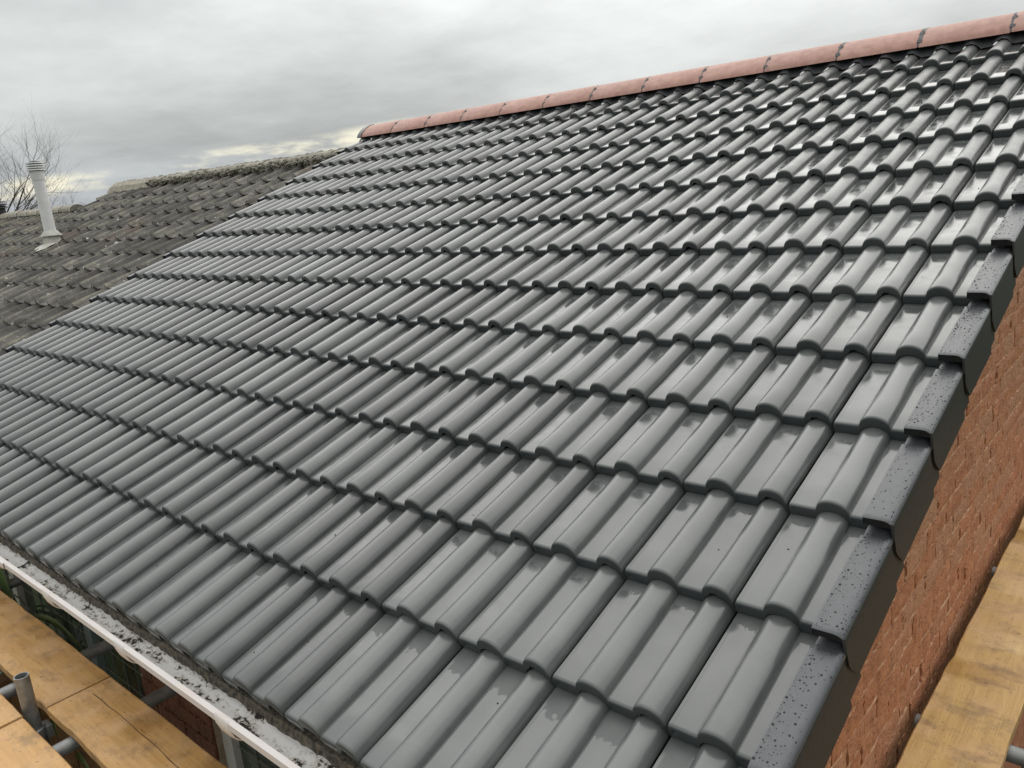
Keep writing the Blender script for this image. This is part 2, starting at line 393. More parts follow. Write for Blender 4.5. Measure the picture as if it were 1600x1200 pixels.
M['steel'] = metal_material('galvanised_tube', (0.34, 0.35, 0.35), 0.5, 0.75)
M['glass'] = glass_material()
M['water'] = water_material()
M['lead'] = simple('leaded_bar', (0.14, 0.15, 0.14), (0.25, 0.26, 0.24), 40, 0.5, 0)
M['curtain'] = simple('dark_room', (0.02, 0.025, 0.02), (0.04, 0.045, 0.035), 3, 0.9, 0)
M['jamb'] = simple('grey_painted_jamb', (0.16, 0.19, 0.20), (0.2, 0.23, 0.24), 30, 0.5, 0.1)
M['fluep'] = simple('pale_flue_paint', (0.58, 0.58, 0.57), (0.68, 0.68, 0.67), 8, 0.5, 0.15, 0.002, True)
M['flash'] = simple('stained_flashing', (0.36, 0.35, 0.30), (0.52, 0.51, 0.46), 12, 0.7, 0.4, 0.004, True)
M['oldmortar'] = simple('mossy_ridge_mortar', (0.13, 0.125, 0.10), (0.30, 0.285, 0.23), 26, 0.95, 1.0, 0.02, True)
M['oldridge'] = simple('old_ridge_tile', (0.19, 0.175, 0.14), (0.31, 0.285, 0.225), 14, 0.8, 0.5, 0.006, True, 0.15)
M['bark'] = simple('bark', (0.045, 0.038, 0.034), (0.09, 0.075, 0.066), 10, 0.9, 0.5, 0.01)
M['leaf'] = simple('strap_leaf', (0.055, 0.10, 0.03), (0.16, 0.19, 0.075), 6, 0.45, 0.1, 0.001, False, 0.35)
M['render'] = simple('painted_render', (0.42, 0.39, 0.34), (0.5, 0.47, 0.42), 5, 0.9, 0.3, 0.003, True)
M['fence'] = simple('brown_fence_timber', (0.17, 0.085, 0.035), (0.27, 0.145, 0.06), 14, 0.7, 0.4, 0.003, False, 0.2)
M['grit'] = simple('black_grit', (0.015, 0.014, 0.012), (0.04, 0.035, 0.03), 40, 0.9, 0)
def ground_material():
    m, b, bs = new_mat('lawn')
    gp = geo(b)
    n = b.noise(gp, 0.6, 6, 0.6); n2 = b.noise(gp, 30, 4, 0.7)
    c = b.mix(b.maprange(n, 0.3, 0.7), (0.035, 0.06, 0.02), (0.075, 0.095, 0.035))
    c = b.mix(b.maprange(n2, 0.4, 0.7, 0, 0.5), c, (0.03, 0.035, 0.015))
    setin(b, bs, 'Base Color', c); setin(b, bs, 'Roughness', 0.9); bump(b, bs, n2, 0.7, 0.03)
    return m
M['lawn'] = ground_material()
M['paving'] = simple('concrete_paving', (0.10, 0.095, 0.085), (0.17, 0.16, 0.145), 6, 0.8, 0.3, 0.003, True, 0.12)

# ------------------------------------------------------------------ ground
g = MB(); N = 24; S = 900
g.grid([[(-S + 2 * S * i / N, -S + 2 * S * j / N, 0) for i in range(N + 1)] for j in range(N + 1)])
put('ground', g.mesh('ground', M['lawn']), kind='structure')
pv = MB().box((-7.0, -7.2, 0.004), (3.2, 6.0, 0.03)); path = put('path', pv.mesh('path', M['deck']), kind='structure')
slab = MB().box((-0.295, -0.295, 0.03), (0.295, 0.295, 0.055)).mesh('paving_slab', M['paving'])
for i in range(11):
    for j in range(4):
        x, y = -5.2 + 0.6 * i, -4.65 - 0.6 * j
        put('paving_slab', slab, path, (x, y, random.uniform(-.003, .003)), (0, 0, random.uniform(-.008, .008)))
for i in range(2):
    for j in range(8):
        put('paving_slab', slab, path, (0.62 + 0.6 * i, -4.05 + 0.6 * j, random.uniform(-.003, .003)), (0, 0, random.uniform(-.008, .008)))

# ------------------------------------------------------------------ the house with the new roof
GA = 0.3413
UL, UR = -5.70, 0.262
EAVE_V = -14 * GA - 0.03
house = thing('house', 'red brick bungalow with a newly laid wet grey interlocking tile roof and terracotta ridge', 'house')

# deck under the tiles (front and back slope) in the roof frame
WALL_X, WALL_Y = 0.20, -4.26
RIDGE_Y = 0.05
roof = put('roof', None, house, (0, 0, H), (PITCH, 0, 0))
def r2w(u, v, w): return (u, v * CP - w * SP, H + v * SP + w * CP)
dk = MB()
vr = RIDGE_Y / CP
yb = RIDGE_Y * 2 - EAVE_V * CP          # back eave, world y
def w2r(x, y, z):                        # world (z relative to ridge origin) -> roof frame
    return (x, y * CP + z * SP, -y * SP + z * CP)
front_t = [(-5.66, EAVE_V + .05, -.06), (0.19, EAVE_V + .05, -.06), (0.19, vr, -.06), (-5.66, vr, -.06)]
dk.add(front_t, [(0, 1, 2, 3)])
front_b = [(a, b_, c - .04) for a, b_, c in front_t]
dk.add(front_b, [(3, 2, 1, 0)])
ez = EAVE_V * SP - .06
zr = RIDGE_Y * math.tan(PITCH) - .065
dk.add([w2r(-5.66, RIDGE_Y, zr), w2r(0.19, RIDGE_Y, zr), w2r(0.19, yb, ez), w2r(-5.66, yb, ez)], [(0, 1, 2, 3)])
roof.data = None
bpy.data.objects.remove(roof)
roof = put('roof', dk.mesh('roof', M['deck'], smooth=False), house, (0, 0, H), (PITCH, 0, 0))

TH = 0.034
def arc(c, a, h, n, t0=0.0, t1=1.0):
    """circular roll cross-section from u=c-a to u=c+a, height h"""
    pts = []
    for i in range(n + 1):                       # fuller than a circle: near-upright flanks, rounded top
        t = pi * (1 - (t0 + (t1 - t0) * i / n)); cx, sx = cos(t), max(0.0, sin(t))
        pts.append((c + a * math.copysign(abs(cx) ** 0.97, cx), h * sx ** 0.93))
    return pts
def profile(umax=0.3):
    P = [(0.0032, -0.010), (0.0032, -0.003), (0.005, -0.0005), (0.010, 0.0), (0.064, 0.0), (0.0705, 0.0010)]
    P += arc(0.1125, 0.0400, 0.0345, 16)[0:]
    P += [(0.1545, 0.0010), (0.161, 0.0), (0.213, 0.0), (0.2198, 0.0010)]
    sm = arc(0.2575, 0.0360, 0.0318, 16)
    P += sm[:-1] + [(0.2938, 0.004), (0.2964, -0.003), (0.2970, -0.010)]
    if umax < 0.29:
        P = [q for q in P if q[0] < umax - .002] + [(umax, 0.0)]
    # drop the doubled base points of the rolls
    out = [P[0]]
    for q in P[1:]:
        if abs(q[0] - out[-1][0]) + abs(q[1] - out[-1][1]) > 0.0008: out.append(q)
    return out
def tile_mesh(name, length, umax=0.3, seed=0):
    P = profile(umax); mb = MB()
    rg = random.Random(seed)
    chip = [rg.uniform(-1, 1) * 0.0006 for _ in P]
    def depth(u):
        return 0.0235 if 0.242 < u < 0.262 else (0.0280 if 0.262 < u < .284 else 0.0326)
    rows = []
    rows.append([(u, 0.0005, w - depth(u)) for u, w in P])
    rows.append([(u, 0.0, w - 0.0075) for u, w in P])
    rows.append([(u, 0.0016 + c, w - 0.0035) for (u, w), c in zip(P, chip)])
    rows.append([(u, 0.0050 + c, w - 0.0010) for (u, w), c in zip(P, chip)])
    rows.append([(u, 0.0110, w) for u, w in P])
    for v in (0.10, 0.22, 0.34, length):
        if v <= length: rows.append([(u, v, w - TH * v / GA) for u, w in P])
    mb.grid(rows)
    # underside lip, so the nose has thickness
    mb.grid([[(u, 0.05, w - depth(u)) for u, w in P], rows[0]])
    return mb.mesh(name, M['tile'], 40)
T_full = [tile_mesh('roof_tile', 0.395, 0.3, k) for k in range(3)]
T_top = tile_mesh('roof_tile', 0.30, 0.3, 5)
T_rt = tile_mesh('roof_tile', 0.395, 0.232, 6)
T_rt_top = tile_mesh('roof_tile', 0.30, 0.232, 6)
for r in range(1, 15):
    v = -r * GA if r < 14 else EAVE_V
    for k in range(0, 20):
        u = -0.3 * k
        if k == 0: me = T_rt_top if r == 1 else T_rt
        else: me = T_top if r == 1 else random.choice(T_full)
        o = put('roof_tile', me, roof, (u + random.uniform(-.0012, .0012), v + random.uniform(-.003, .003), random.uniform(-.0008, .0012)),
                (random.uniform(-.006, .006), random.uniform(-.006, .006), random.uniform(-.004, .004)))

# verge caps
def verge_mesh():
    mb = MB()
    # cross-section in (u, w): inner edge -> top -> rounded shoulder -> flange
    def sec(inset, lift):
        P = [(0.197 + inset, 0.006 + lift), (0.197 + inset, 0.030 + lift), (0.236, 0.031 + lift)]
        for i in range(1, 7):
            t = i / 6 * pi / 2
            P.append((0.240 + (0.024 - inset * .4) * sin(t), 0.031 + lift - 0.024 * (1 - cos(t))))
        return P
    def flange(v):    # bottom of the flange at distance v from the front edge
        f0 = -0.030
        if v < 0.045: return -0.066 - 0.072 * (v / 0.045) ** 0.75
        if v > 0.30: return -0.138
        return -0.138
    rows = []
    vs_ = [0.0, 0.004, 0.012, 0.020, 0.028, 0.036, 0.0449, 0.10, 0.20, 0.30, 0.318]
    for v in vs_:
        t = -TH * v / GA
        lift = 0.0 if v > 0.004 else (-0.003 if v == 0 else -0.0008)
        P = sec(0.0, lift)
        x = P[-1][0]
        P = P + [(x + .001, -0.03), (x + .001, flange(v))]
        rows.append([(u, v - 0.028, w + t) for u, w in P])
    mb.grid(rows)
    # flange inner face so the plate reads as thick
    mb.grid([[(0.2585, v - 0.028, flange(v) - TH * v / GA) for v in vs_], [(0.265, v - 0.028, flange(v) - TH * v / GA) for v in vs_]])
    mb.grid([[(0.2585, -0.028, w) for w in (0.02, -0.03, -0.066)], [(0.265, -0.028, w) for w in (0.02, -0.03, -0.066)]])
    # closed front plate below the top
    F = sec(0.0, -0.003)
    top = [(u, -0.0275, w) for u, w in F[1:-1]]
    bot = [(u, -0.0255, 0.004) for u, w in F[1:-1]]
    mb.grid([top, bot])
    # narrower rear tongue that slides under the next cap
    rows = []
    for v in (0.316, 0.40):
        t = -TH * v / GA
        P = sec(0.004, -0.0035); x = P[-1][0] - .004
        P = P[:-1] + [(x, 0.0), (x, -0.06), (x, -0.132)]
        rows.append([(u, v - 0.028, w + t) for u, w in P])
    mb.grid(rows)
    mb.grid([[(u, 0.318 - .028, w - TH * .318 / GA) for u, w in sec(0, 0)], [(u, 0.318 - .028, w - TH * .318 / GA) for u, w in sec(0.004, -0.0035)]])
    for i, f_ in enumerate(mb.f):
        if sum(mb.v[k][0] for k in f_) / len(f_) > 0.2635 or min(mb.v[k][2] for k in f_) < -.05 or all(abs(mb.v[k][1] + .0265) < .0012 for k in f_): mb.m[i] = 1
    return mb.mesh('verge_cap', [M['cap'], M['cap_shade']], 40)
VC0 = verge_mesh()
VC = verge_mesh()
for v_ in VC.vertices: v_.co.z += 0.006 - 0.020 * (v_.co.y + 0.028)
mbl = MB()
src_v0 = [v.co - Vector((0, 0, .012)) for v in VC0.vertices]
mbl.v = [(-(c.x - 0.2295), c.y, c.z) for c in src_v0]
mbl.f = [tuple(reversed(p.vertices)) for p in VC.polygons]; mbl.m = [p.material_index for p in VC.polygons]
VCL = mbl.mesh('verge_cap', [M['cap'], M['cap_shade']], 40)
for r in range(1, 15):
    v = -r * GA if r < 14 else EAVE_V
    put('verge_cap', VC, roof, (random.uniform(-.001, .001), v, random.uniform(0, .0012)), (random.uniform(-.003, .003), 0, random.uniform(-.003, .003)))
    put('verge_cap', VCL, roof, (-5.672 + random.uniform(-.002, .002), v, random.uniform(0, .0012)), (0, 0, random.uniform(-.004, .004)))

# rain drops standing on the right-hand verge caps, too many to count
dr = MB(); rg = random.Random(3)
def drop(mb, c, r, flat=0.55, stretch=1.0):
    seg = 7 if r > .0016 else 5
    rows = []
    for i, a in enumerate((0.0, 0.55, 1.05)):
        rr = r * cos(a); z = r * flat * sin(a)
        rows.append([(c[0] + rr * cos(2 * pi * k / seg), c[1] + rr * stretch * sin(2 * pi * k / seg), c[2] + z) for k in range(seg)])
    o = len(mb.v)
    mb.grid(rows, 0, True)
    n = len(mb.v); mb.v.append((c[0], c[1], c[2] + r * flat))
    for k in range(seg): mb.f.append((o + 2 * seg + k, o + 2 * seg + (k + 1) % seg, n)); mb.m.append(0)
for r in range(4, 15):
    v0 = (-r * GA if r < 14 else EAVE_V) - 0.028
    cnt = 1500 if r > 10 else 1000
    placed = []
    for i in range(cnt):
        rad = 0.0008 + 0.0027 * rg.random() ** 5
        u = rg.uniform(0.2, 0.260); dv = rg.uniform(0.008, 0.335)
        if any((u - a) ** 2 + ((dv - c_) / 1.15) ** 2 < (rad + e_ + .0006) ** 2 for a, c_, e_ in placed): continue
        placed.append((u, dv, rad))
        w = 0.0365 - (TH / GA + .020) * dv + (-0.0035 if dv > 0.318 else 0)
        if u > 0.240: w -= 0.024 * (1 - sqrt(max(0, 1 - ((u - 0.240) / 0.024) ** 2)))
        drop(dr, (u, v0 + dv, w - .0002), rad, 0.7, rg.uniform(0.95, 1.2))
put('water_drops', dr.mesh('water_drops', M['water'], 60), roof, kind='stuff')
# loose grit on the tiles
gr = MB()
for i in range(70):
    k = rg.randint(0, 14); r = rg.randint(5, 14)
    u = -0.3 * k + rg.choice([rg.uniform(.015, .07), rg.uniform(.155, .22)]); dv = rg.uniform(.03, .30)
    v = (-r * GA if r < 14 else EAVE_V) + dv; s_ = rg.uniform(.0012, .0036)
    z0 = -TH * dv / GA
    gr.add([(u - s_, v - s_ * .6, z0), (u + s_, v - s_ * .8, z0), (u + s_ * .8, v + s_ * .7, z0), (u - s_ * .6, v + s_, z0), (u, v, z0 + s_ * .9)], [(0, 1, 4), (1, 2, 4), (2, 3, 4), (3, 0, 4)])
put('roof_grit', gr.mesh('roof_grit', M['grit']), roof, kind='stuff')

# ridge: built level in world space, so expressed in the roof frame through a counter-rotation
def level(name, me, x, y=0.0, z=0.0, rx=0.0):
    p = w2r(x, y, z)
    return put(name, me, roof, p, (-PITCH + rx, 0, 0))
RP = [(-.168, -.012), (-.163, .004), (-.150, .024), (-.120, .055), (-.080, .083), (-.040, .102), (0.0, .109)]
RP = [(y * 1.03, z * 0.97) for y, z in RP]
RP = RP + [(-y, z) for y, z in reversed(RP[:-1])]
RL = 0.452
def ridge_tile_mesh():
    mb = MB(); rows = []
    for x, s_ in ((-.001, .93), (0.0, .985), (.004, 1.0), (RL - .010, 1.0), (RL - .006, .985), (RL - .005, .93)):
        rows.append([(x, y * s_, z * s_) for y, z in RP])
    mb.grid(rows)
    inner = [[(x, y * .9, z * .88) for y, z in RP] for x in (0.0, RL - .006)]
    mb.grid([list(reversed(r_)) for r_ in inner])
    for e in (0, -1):
        mb.grid([[(0.004, RP[e][0], RP[e][1]), (RL - .01, RP[e][0], RP[e][1])], [(0, RP[e][0] * .9, RP[e][1] * .88), (RL - .006, RP[e][0] * .9, RP[e][1] * .88)]])
    return mb.mesh('ridge_tile', M['ridge'], 50)
RM = ridge_tile_mesh()
def clip_mesh():
    mb = MB()
    for i in range(len(RP) - 1):
        (y0, z0), (y1, z1) = RP[i], RP[i + 1]
        a, c = 0.94, 0.97
        mb.add([(-.012, y0 * c, z0 * c), (.012, y0 * c, z0 * c), (.012, y1 * c, z1 * c), (-.012, y1 * c, z1 * c)], [(0, 1, 2, 3)])
    # two raised lugs and a screw plate holding neighbouring ridges
    for (y, z, tilt) in ((-.150, .018, 1.0), (-.098, .064, .75)):
        rot = Matrix.Rotation(tilt, 3, 'X')
        pts = []
        for sx in (-1, 1):
            for sy in (-1, 1):
                for sz in (0, 1):
                    d = rot @ Vector((sx * .013, sy * .010, -.004 + sz * .010)); pts.append((d.x, y + d.y, z + d.z))
        mb.add(pts, [(0, 1, 3, 2), (4, 6, 7, 5), (0, 4, 5, 1), (2, 3, 7, 6), (1, 5, 7, 3), (0, 2, 6, 4)])
    mb.add([(-.006, -.158, .012), (.006, -.158, .012), (.006, -.09, .083), (-.006, -.09, .083)], [(0, 1, 2, 3)])
    return mb.mesh('ridge_clip', M['clip'], 30)
CM = clip_mesh()
x = -5.604
RZ = 0.008
while x < 0.25:
    level('ridge_tile', RM, x, RIDGE_Y + random.uniform(-.002, .002), RZ + random.uniform(-.002, .002))
    if x > -5.5: level('ridge_clip', CM, x, RIDGE_Y, RZ + .002)
    x += 0.4545
ec = MB()
ec.grid([[(-.045, y * 1.04, z * 1.05) for y, z in RP], [(.012, y * 1.04, z * 1.05) for y, z in RP]])
ec.add([(-.045, y * 1.04, z * 1.05) for y, z in RP], [tuple(range(len(RP)))])
level('ridge_end_cap', ec.mesh('ridge_end_cap', M['cap'], 40), -5.60, RIDGE_Y, RZ)
# dark ridge roll lying over the top of the last course
dm = MB(); rows = [[], [], []]
n = 240
for i in range(n + 1):
    u = -5.66 + (0.225 + 5.66) * i / n
    uu = (u % 0.3)
    prof = 0.0
    for c, a, h in ((0.1125, .041, .035), (0.2575, .037, .0325)):
        d = abs(uu - c)
        if d < a: prof = h * sqrt(1 - (d / a) ** 2)
    rows[0].append((u, -0.128 + random.uniform(-.004, .004), -0.012 + prof)); rows[1].append((u, -0.105, 0.004 + prof * .9)); rows[2].append((u, 0.0, 0.045))
dm.grid(rows)
put('ridge_roll', dm.mesh('ridge_roll', M['dry'], 60), roof)

# ---- gable wall with its bricks
def rough_brick(name, L, hh, mat, seed, axis):
    """brick whose face looks along +axis ('x' or '-y'); centred, 2-4 mm rough face"""
    rg_ = random.Random(seed); mb = MB(); nx, nz = 13, 5; rows = []
    for j in range(nz + 1):
        row = []
        for i in range(nx + 1):
            a = (i / nx - .5) * L; c = (j / nz - .5) * hh
            e = 0.0 if 0 < i < nx and 0 < j < nz else -0.002
            d = e + rg_.uniform(-.0024, .0024) + .002 * sin(i * 2.1 + seed)
            if rg_.random() < .05: d -= .004
            row.append((a, c, d))
        rows.append(row)
    back = [[(a * 1.0, c, -0.05) for a, c, d in rows[0]], [(a, c, d) for a, c, d in rows[0]]]
    def cv(p):
        a, c, d = p
        return (d, a, c) if axis == 'x' else (a, -d, c)
    mb.grid([[cv(p) for p in r_] for r_ in rows])
    edge = rows[0] + [r_[-1] for r_ in rows[1:]] + list(reversed(rows[-1]))[1:] + [r_[0] for r_ in reversed(rows[:-1])]
    mb.grid([[cv((a, c, -.05)) for a, c, d in edge], [cv(p) for p in edge]])
    return mb.mesh(name, mat, 30)
BL, BH = 0.215, 0.065
gw = MB()
gx = WALL_X - 0.020
roofz = lambda y: H + (y if y < RIDGE_Y else 2 * RIDGE_Y - y) * math.tan(PITCH) - 0.075
ys = [WALL_Y + .012, RIDGE_Y, yb - .2]
gw.add([(gx, ys[0], 0), (gx, ys[2], 0), (gx, ys[2], roofz(ys[2])), (gx, ys[1], roofz(ys[1])), (gx, ys[0], roofz(ys[0]))], [(0, 1, 2, 3, 4)])
xl = -5.60
gw.add([(xl, ys[0], 0), (xl, ys[2], 0), (xl, ys[2], roofz(ys[2])), (xl, ys[1], roofz(ys[1])), (xl, ys[0], roofz(ys[0]))], [(4, 3, 2, 1, 0)])
gw.add([(gx, ys[2], 0), (xl, ys[2], 0), (xl, ys[2], roofz(ys[2])), (gx, ys[2], roofz(ys[2]))], [(0, 1, 2, 3)])
gable = put('gable_wall', gw.mesh('gable_wall', M['mortar'], smooth=False), house)
GBR = [rough_brick('brick', BL, BH, M['brick'], k, 'x') for k in range(6)]
rest_g = MB()
n_g = 0
def bed_mesh(y0, y1, seed):
    rg_ = random.Random(seed); n_ = int((y1 - y0) / .03); a, c, e = [], [], []
    for i in range(n_ + 1):
        y = y0 + (y1 - y0) * i / n_; d = rg_.uniform(-.005, .001)
        a.append((-.03, y, -.0052)); c.append((d, y, rg_.uniform(-.0052, -.003))); e.append((d + rg_.uniform(-.002, .002), y, rg_.uniform(.003, .0052)))
    return MB().grid([a, c, e, [(-.03, y, .0052) for _, y, _z in a]]).mesh('mortar_bed', M['bedmortar'], 40)
for c in range(0, 34):
    zc = H - 2.75 + 0.075 * c - .0375
    ya = max(WALL_Y + .02, (zc - H + .085) / math.tan(PITCH))
    if ya < -1.0: put('mortar_bed', bed_mesh(ya, -1.0, c), gable, (WALL_X - .001, 0, zc))
for c in range(-20, 40):
    zc = H - 2.75 + 0.075 * c
    for i in range(0, 40):
        yc = WALL_Y + 0.115 + 0.225 * i + (0.1125 if c % 2 else 0) - 0.005
        if yc > yb - .32 or zc < .03: continue
        if zc + BH / 2 > min(roofz(yc - BL / 2), roofz(yc + BL / 2)) - .003: continue
        q = to_px((WALL_X, yc, zc))
        if yc > -1.15 or q is None or q[0] > 1720 or q[1] > 1330:
            d_ = random.uniform(-.003, .003)
            rest_g.box((gx - .01, yc - BL / 2, zc - BH / 2), (WALL_X + d_, yc + BL / 2, zc + BH / 2)); continue
        put('brick', random.choice(GBR), gable, (WALL_X + random.uniform(-.002, .002), yc + random.uniform(-.003, .003), zc + random.uniform(-.0015, .0015)), (random.uniform(-.004, .004), random.uniform(-.006, .006), random.uniform(-.004, .004)))
        n_g += 1
put('brickwork', rest_g.mesh('brickwork', M['brick'], smooth=False), gable, kind='stuff')

# ---- front wall under the eaves
WIN = [(-4.25, -2.36), (-1.79, 0.0 - .55)]
W_SILL, W_HEAD = 1.10, 2.28
fw = MB(); fy = WALL_Y + .012
ztop = roofz(WALL_Y) - .10
segs = [(-5.60, WIN[0][0]), (WIN[0][1], WIN[1][0]), (WIN[1][1], gx)]
for a, c in segs: fw.add([(a, fy, 0), (c, fy, 0), (c, fy, ztop), (a, fy, ztop)], [(0, 1, 2, 3)])
for a, c in WIN:
    fw.add([(a, fy, 0), (c, fy, 0), (c, fy, W_SILL), (a, fy, W_SILL)], [(0, 1, 2, 3)])
    fw.add([(a, fy, W_HEAD), (c, fy, W_HEAD), (c, fy, ztop), (a, fy, ztop)], [(0, 1, 2, 3)])
    for xx in (a, c): fw.add([(xx, fy, W_SILL), (xx, fy + .1, W_SILL), (xx, fy + .1, W_HEAD), (xx, fy, W_HEAD)], [(0, 1, 2, 3)])
front = put('front_wall', fw.mesh('front_wall', M['mortar'], smooth=False), house)
FBR = [rough_brick('brick', BL, BH, M['brick2'], 20 + k, 'y') for k in range(4)]
FHB = [rough_brick('brick', 0.1025, BH, M['brick2'], 30 + k, 'y') for k in range(2)]
n_f = 0
rest_f = MB()
for c in range(0, 32):
    zc = 0.10 + 0.075 * c
    if zc > ztop - .04: break
    for (a, d) in segs[:2] + WIN + segs[2:]:
        if (a, d) in WIN and W_SILL - .02 < zc + .03 and zc - .05 < W_HEAD + .0: continue
        xx = a + 0.005
        if c % 2:
            spans = [(xx, xx + .1025)]; xx += .1125
        else: spans = []
        while xx + .1025 <= d + .004:
            L = BL if xx + BL <= d + .004 else .1025
            spans.append((xx, xx + L)); xx += L + .01
        for (p0, p1) in spans:
            xm = (p0 + p1) / 2
            q = to_px((xm, WALL_Y, zc))
            if q is None or not (-40 < q[0] < 420 and 860 < q[1] < 1330) or (xm > -3.9 and xm < -2.4 and zc < 0.75) or zc < .45:
                rest_f.box((p0, WALL_Y + random.uniform(-.003, .003), zc - BH / 2), (p1, fy + .01, zc + BH / 2)); continue
            put('brick', random.choice(FBR if p1 - p0 > .15 else FHB), front, (xm, WALL_Y + random.uniform(-.002, .002), zc), (random.uniform(-.006, .006), 0, random.uniform(-.006, .006)))
            n_f += 1
put('brickwork', rest_f.mesh('brickwork', M['brick2'], smooth=False), front, kind='stuff')
print('bricks', n_g, n_f)

def make_window(a, c, bars):
    yf = WALL_Y + .06
    w = put('window', None, house)
    mb = MB(); t = .07
    mb.box((a, yf - .03, W_SILL), (a + t, yf + .03, W_HEAD)); mb.box((c - t, yf - .03, W_SILL), (c, yf + .03, W_HEAD))
    mb.box((a + t, yf - .03, W_HEAD - t), (c - t, yf + .03, W_HEAD)); mb.box((a + t, yf - .03, W_SILL), (c - t, yf + .03, W_SILL + t))
    put('frame', mb.mesh('frame', M['white'], smooth=False), w)
    xs = [a + t] + bars + [c - t]
    for xb in bars:
        put('mullion', MB().box((xb - .04, yf - .034, W_SILL + t), (xb + .04, yf + .028, W_HEAD - t)).mesh('mullion', M['white'] if xb < -3 or xb > -2 else M['jamb'], smooth=False), w)
    for i in range(len(xs) - 1):
        x0, x1 = xs[i] + (.04 if i else 0), xs[i + 1] - (.04 if i < len(xs) - 2 else 0)
        put('pane', MB().box((x0, yf - .004, W_SILL + t), (x1, yf + .004, W_HEAD - t)).mesh('pane', M['glass'], smooth=False), w)
        lb = MB(); nx = max(2, int((x1 - x0) / .12)); nz = 9
        for k in range(1, nx): xx = x0 + (x1 - x0) * k / nx; lb.box((xx - .0009, yf - .0085, W_SILL + t), (xx + .0009, yf - .005, W_HEAD - t))
        for k in range(1, nz): zz = W_SILL + t + (W_HEAD - W_SILL - 2 * t) * k / nz; lb.box((x0, yf - .0115, zz - .0009), (x1, yf - .009, zz + .0009))
        put('glazing_bars', lb.mesh('glazing_bars', M['lead'], smooth=False), w)
    put('sill', MB().box((a - .04, WALL_Y - .05, W_SILL - .035), (c + .04, yf - .03, W_SILL - .002)).mesh('sill', M['white'], smooth=False), w)
make_window(*WIN[0], [-3.95, -2.95])
make_window(*WIN[1], [-1.2])

# ---- eaves: fascia, soffit, tray, gutter
GX0, GX1 = -5.68, 0.24
eyz = lambda v, w: (v * CP - w * SP, H + v * SP + w * CP)
GC = (-4.456, H - 1.862); GR = 0.056
fas = MB().box((GX0 + .05, -4.392, H - 2.02), (0.186, -4.372, H - 1.852)); put('fascia', fas.mesh('fascia', M['white'], smooth=False), house)
sof = MB().box((GX0 + .05, -4.370, H - 2.018), (0.186, WALL_Y - .006, H - 2.006)); put('soffit', sof.mesh('soffit', M['white'], smooth=False), house)
gm = MB(); rows = []; inn = []
prof_o = [(GC[0] - GR - .004, GC[1] + .006), (GC[0] - GR - .0095, GC[1] + .003), (GC[0] - GR - .0095, GC[1] - .017), (GC[0] - GR - .003, GC[1] - .018)]
prof_o += [(GC[0] + (GR + .0025) * cos(pi + t), GC[1] + (GR + .0025) * sin(pi + t)) for t in [pi * k / 14 for k in range(2, 15)]]
prof_i = [(GC[0] + GR * cos(2 * pi - t), GC[1] + GR * sin(2 * pi - t)) for t in [pi * k / 14 for k in range(0, 15)]]
prof = prof_o + prof_i + [(GC[0] - GR + .006, GC[1] + .0055), (GC[0] - GR - .004, GC[1] + .006)]
ng = 60
for i in range(ng + 1):
    xx = GX0 + (GX1 - GX0) * i / ng; sag = 0.003 * sin(xx * 2.1)
    rows.append([(xx, y, z + sag) for y, z in prof])
gm.grid(rows)
gme = gm.mesh('gutter', M['gutter'], 40)
at = gme.attributes.new('inner', 'FLOAT', 'POINT')
at.data.foreach_set('value', [1.0 if len(prof_o) <= (i % len(prof)) < len(prof_o) + len(prof_i) else 0.0 for i in range(len(gme.vertices))])
gutter = put('gutter', gme, house)
def bracket_mesh():
    mb = MB()
    P = [(GC[0] - GR - .0095, GC[1] + .0065), (GC[0] - GR - .0118, GC[1] + .003), (GC[0] - GR - .0118, GC[1] - .020)]
    P += [(GC[0] + (GR + .012) * cos(pi + t), GC[1] + (GR + .012) * sin(pi + t) - .012) for t in [pi * k / 12 for k in range(2, 9)]]
    def row(x, s_): return [(x, GC[0] + (y - GC[0]) * s_, GC[1] + (z - GC[1]) * s_) for y, z in P]
    mb.grid([row(-.036, .93), row(-.034, .985), row(-.026, 1.0), row(.026, 1.0), row(.034, .985), row(.036, .93)])
    return mb.mesh('gutter_bracket', M['white'], 50)
BM_ = bracket_mesh()
for xb in (-4.72, -4.12, -3.52, -2.92, -2.33, -1.72, -1.10, -0.5, 0.1):
    put('gutter_bracket', BM_, gutter, (xb, 0, 0.003 * sin(xb * 2.1)))
jm = MB(); jm.grid([[(xx, GC[0] + (y - GC[0]) * 1.06, GC[1] + (z - GC[1]) * 1.06 + .001) for y, z in prof_o] for xx in (-.05, .05)])
jm.grid([[(xx, GC[0] + (y - GC[0]) * .95, GC[1] + (z - GC[1]) * .95) for y, z in prof_i] for xx in (-.006, .006)], 1)
put('gutter_joint', jm.mesh('gutter_joint', [M['white'], M['dry']], 50), gutter, (-2.82, 0, 0))
tr = MB(); rows = [[], [], [], []]
nt_ = 300
for i in range(nt_ + 1):
    xx = GX0 + .03 + (0.20 - GX0 - .03) * i / nt_; j = random.uniform
    rows[0].append((xx, -4.36, H - 1.852)); rows[1].append((xx, -4.434 + j(-.002, .002), H - 1.857 + j(-.0015, .0015)))
    rows[2].append((xx, -4.437 + j(-.003, .003), H - 1.867 + j(-.002, .002))); rows[3].append((xx, -4.441 + j(-.003, .003), H - 1.880 + j(-.004, .003)))
tr.grid(rows)
put('eaves_tray', tr.mesh('eaves_tray', M['tray'], 60), house)

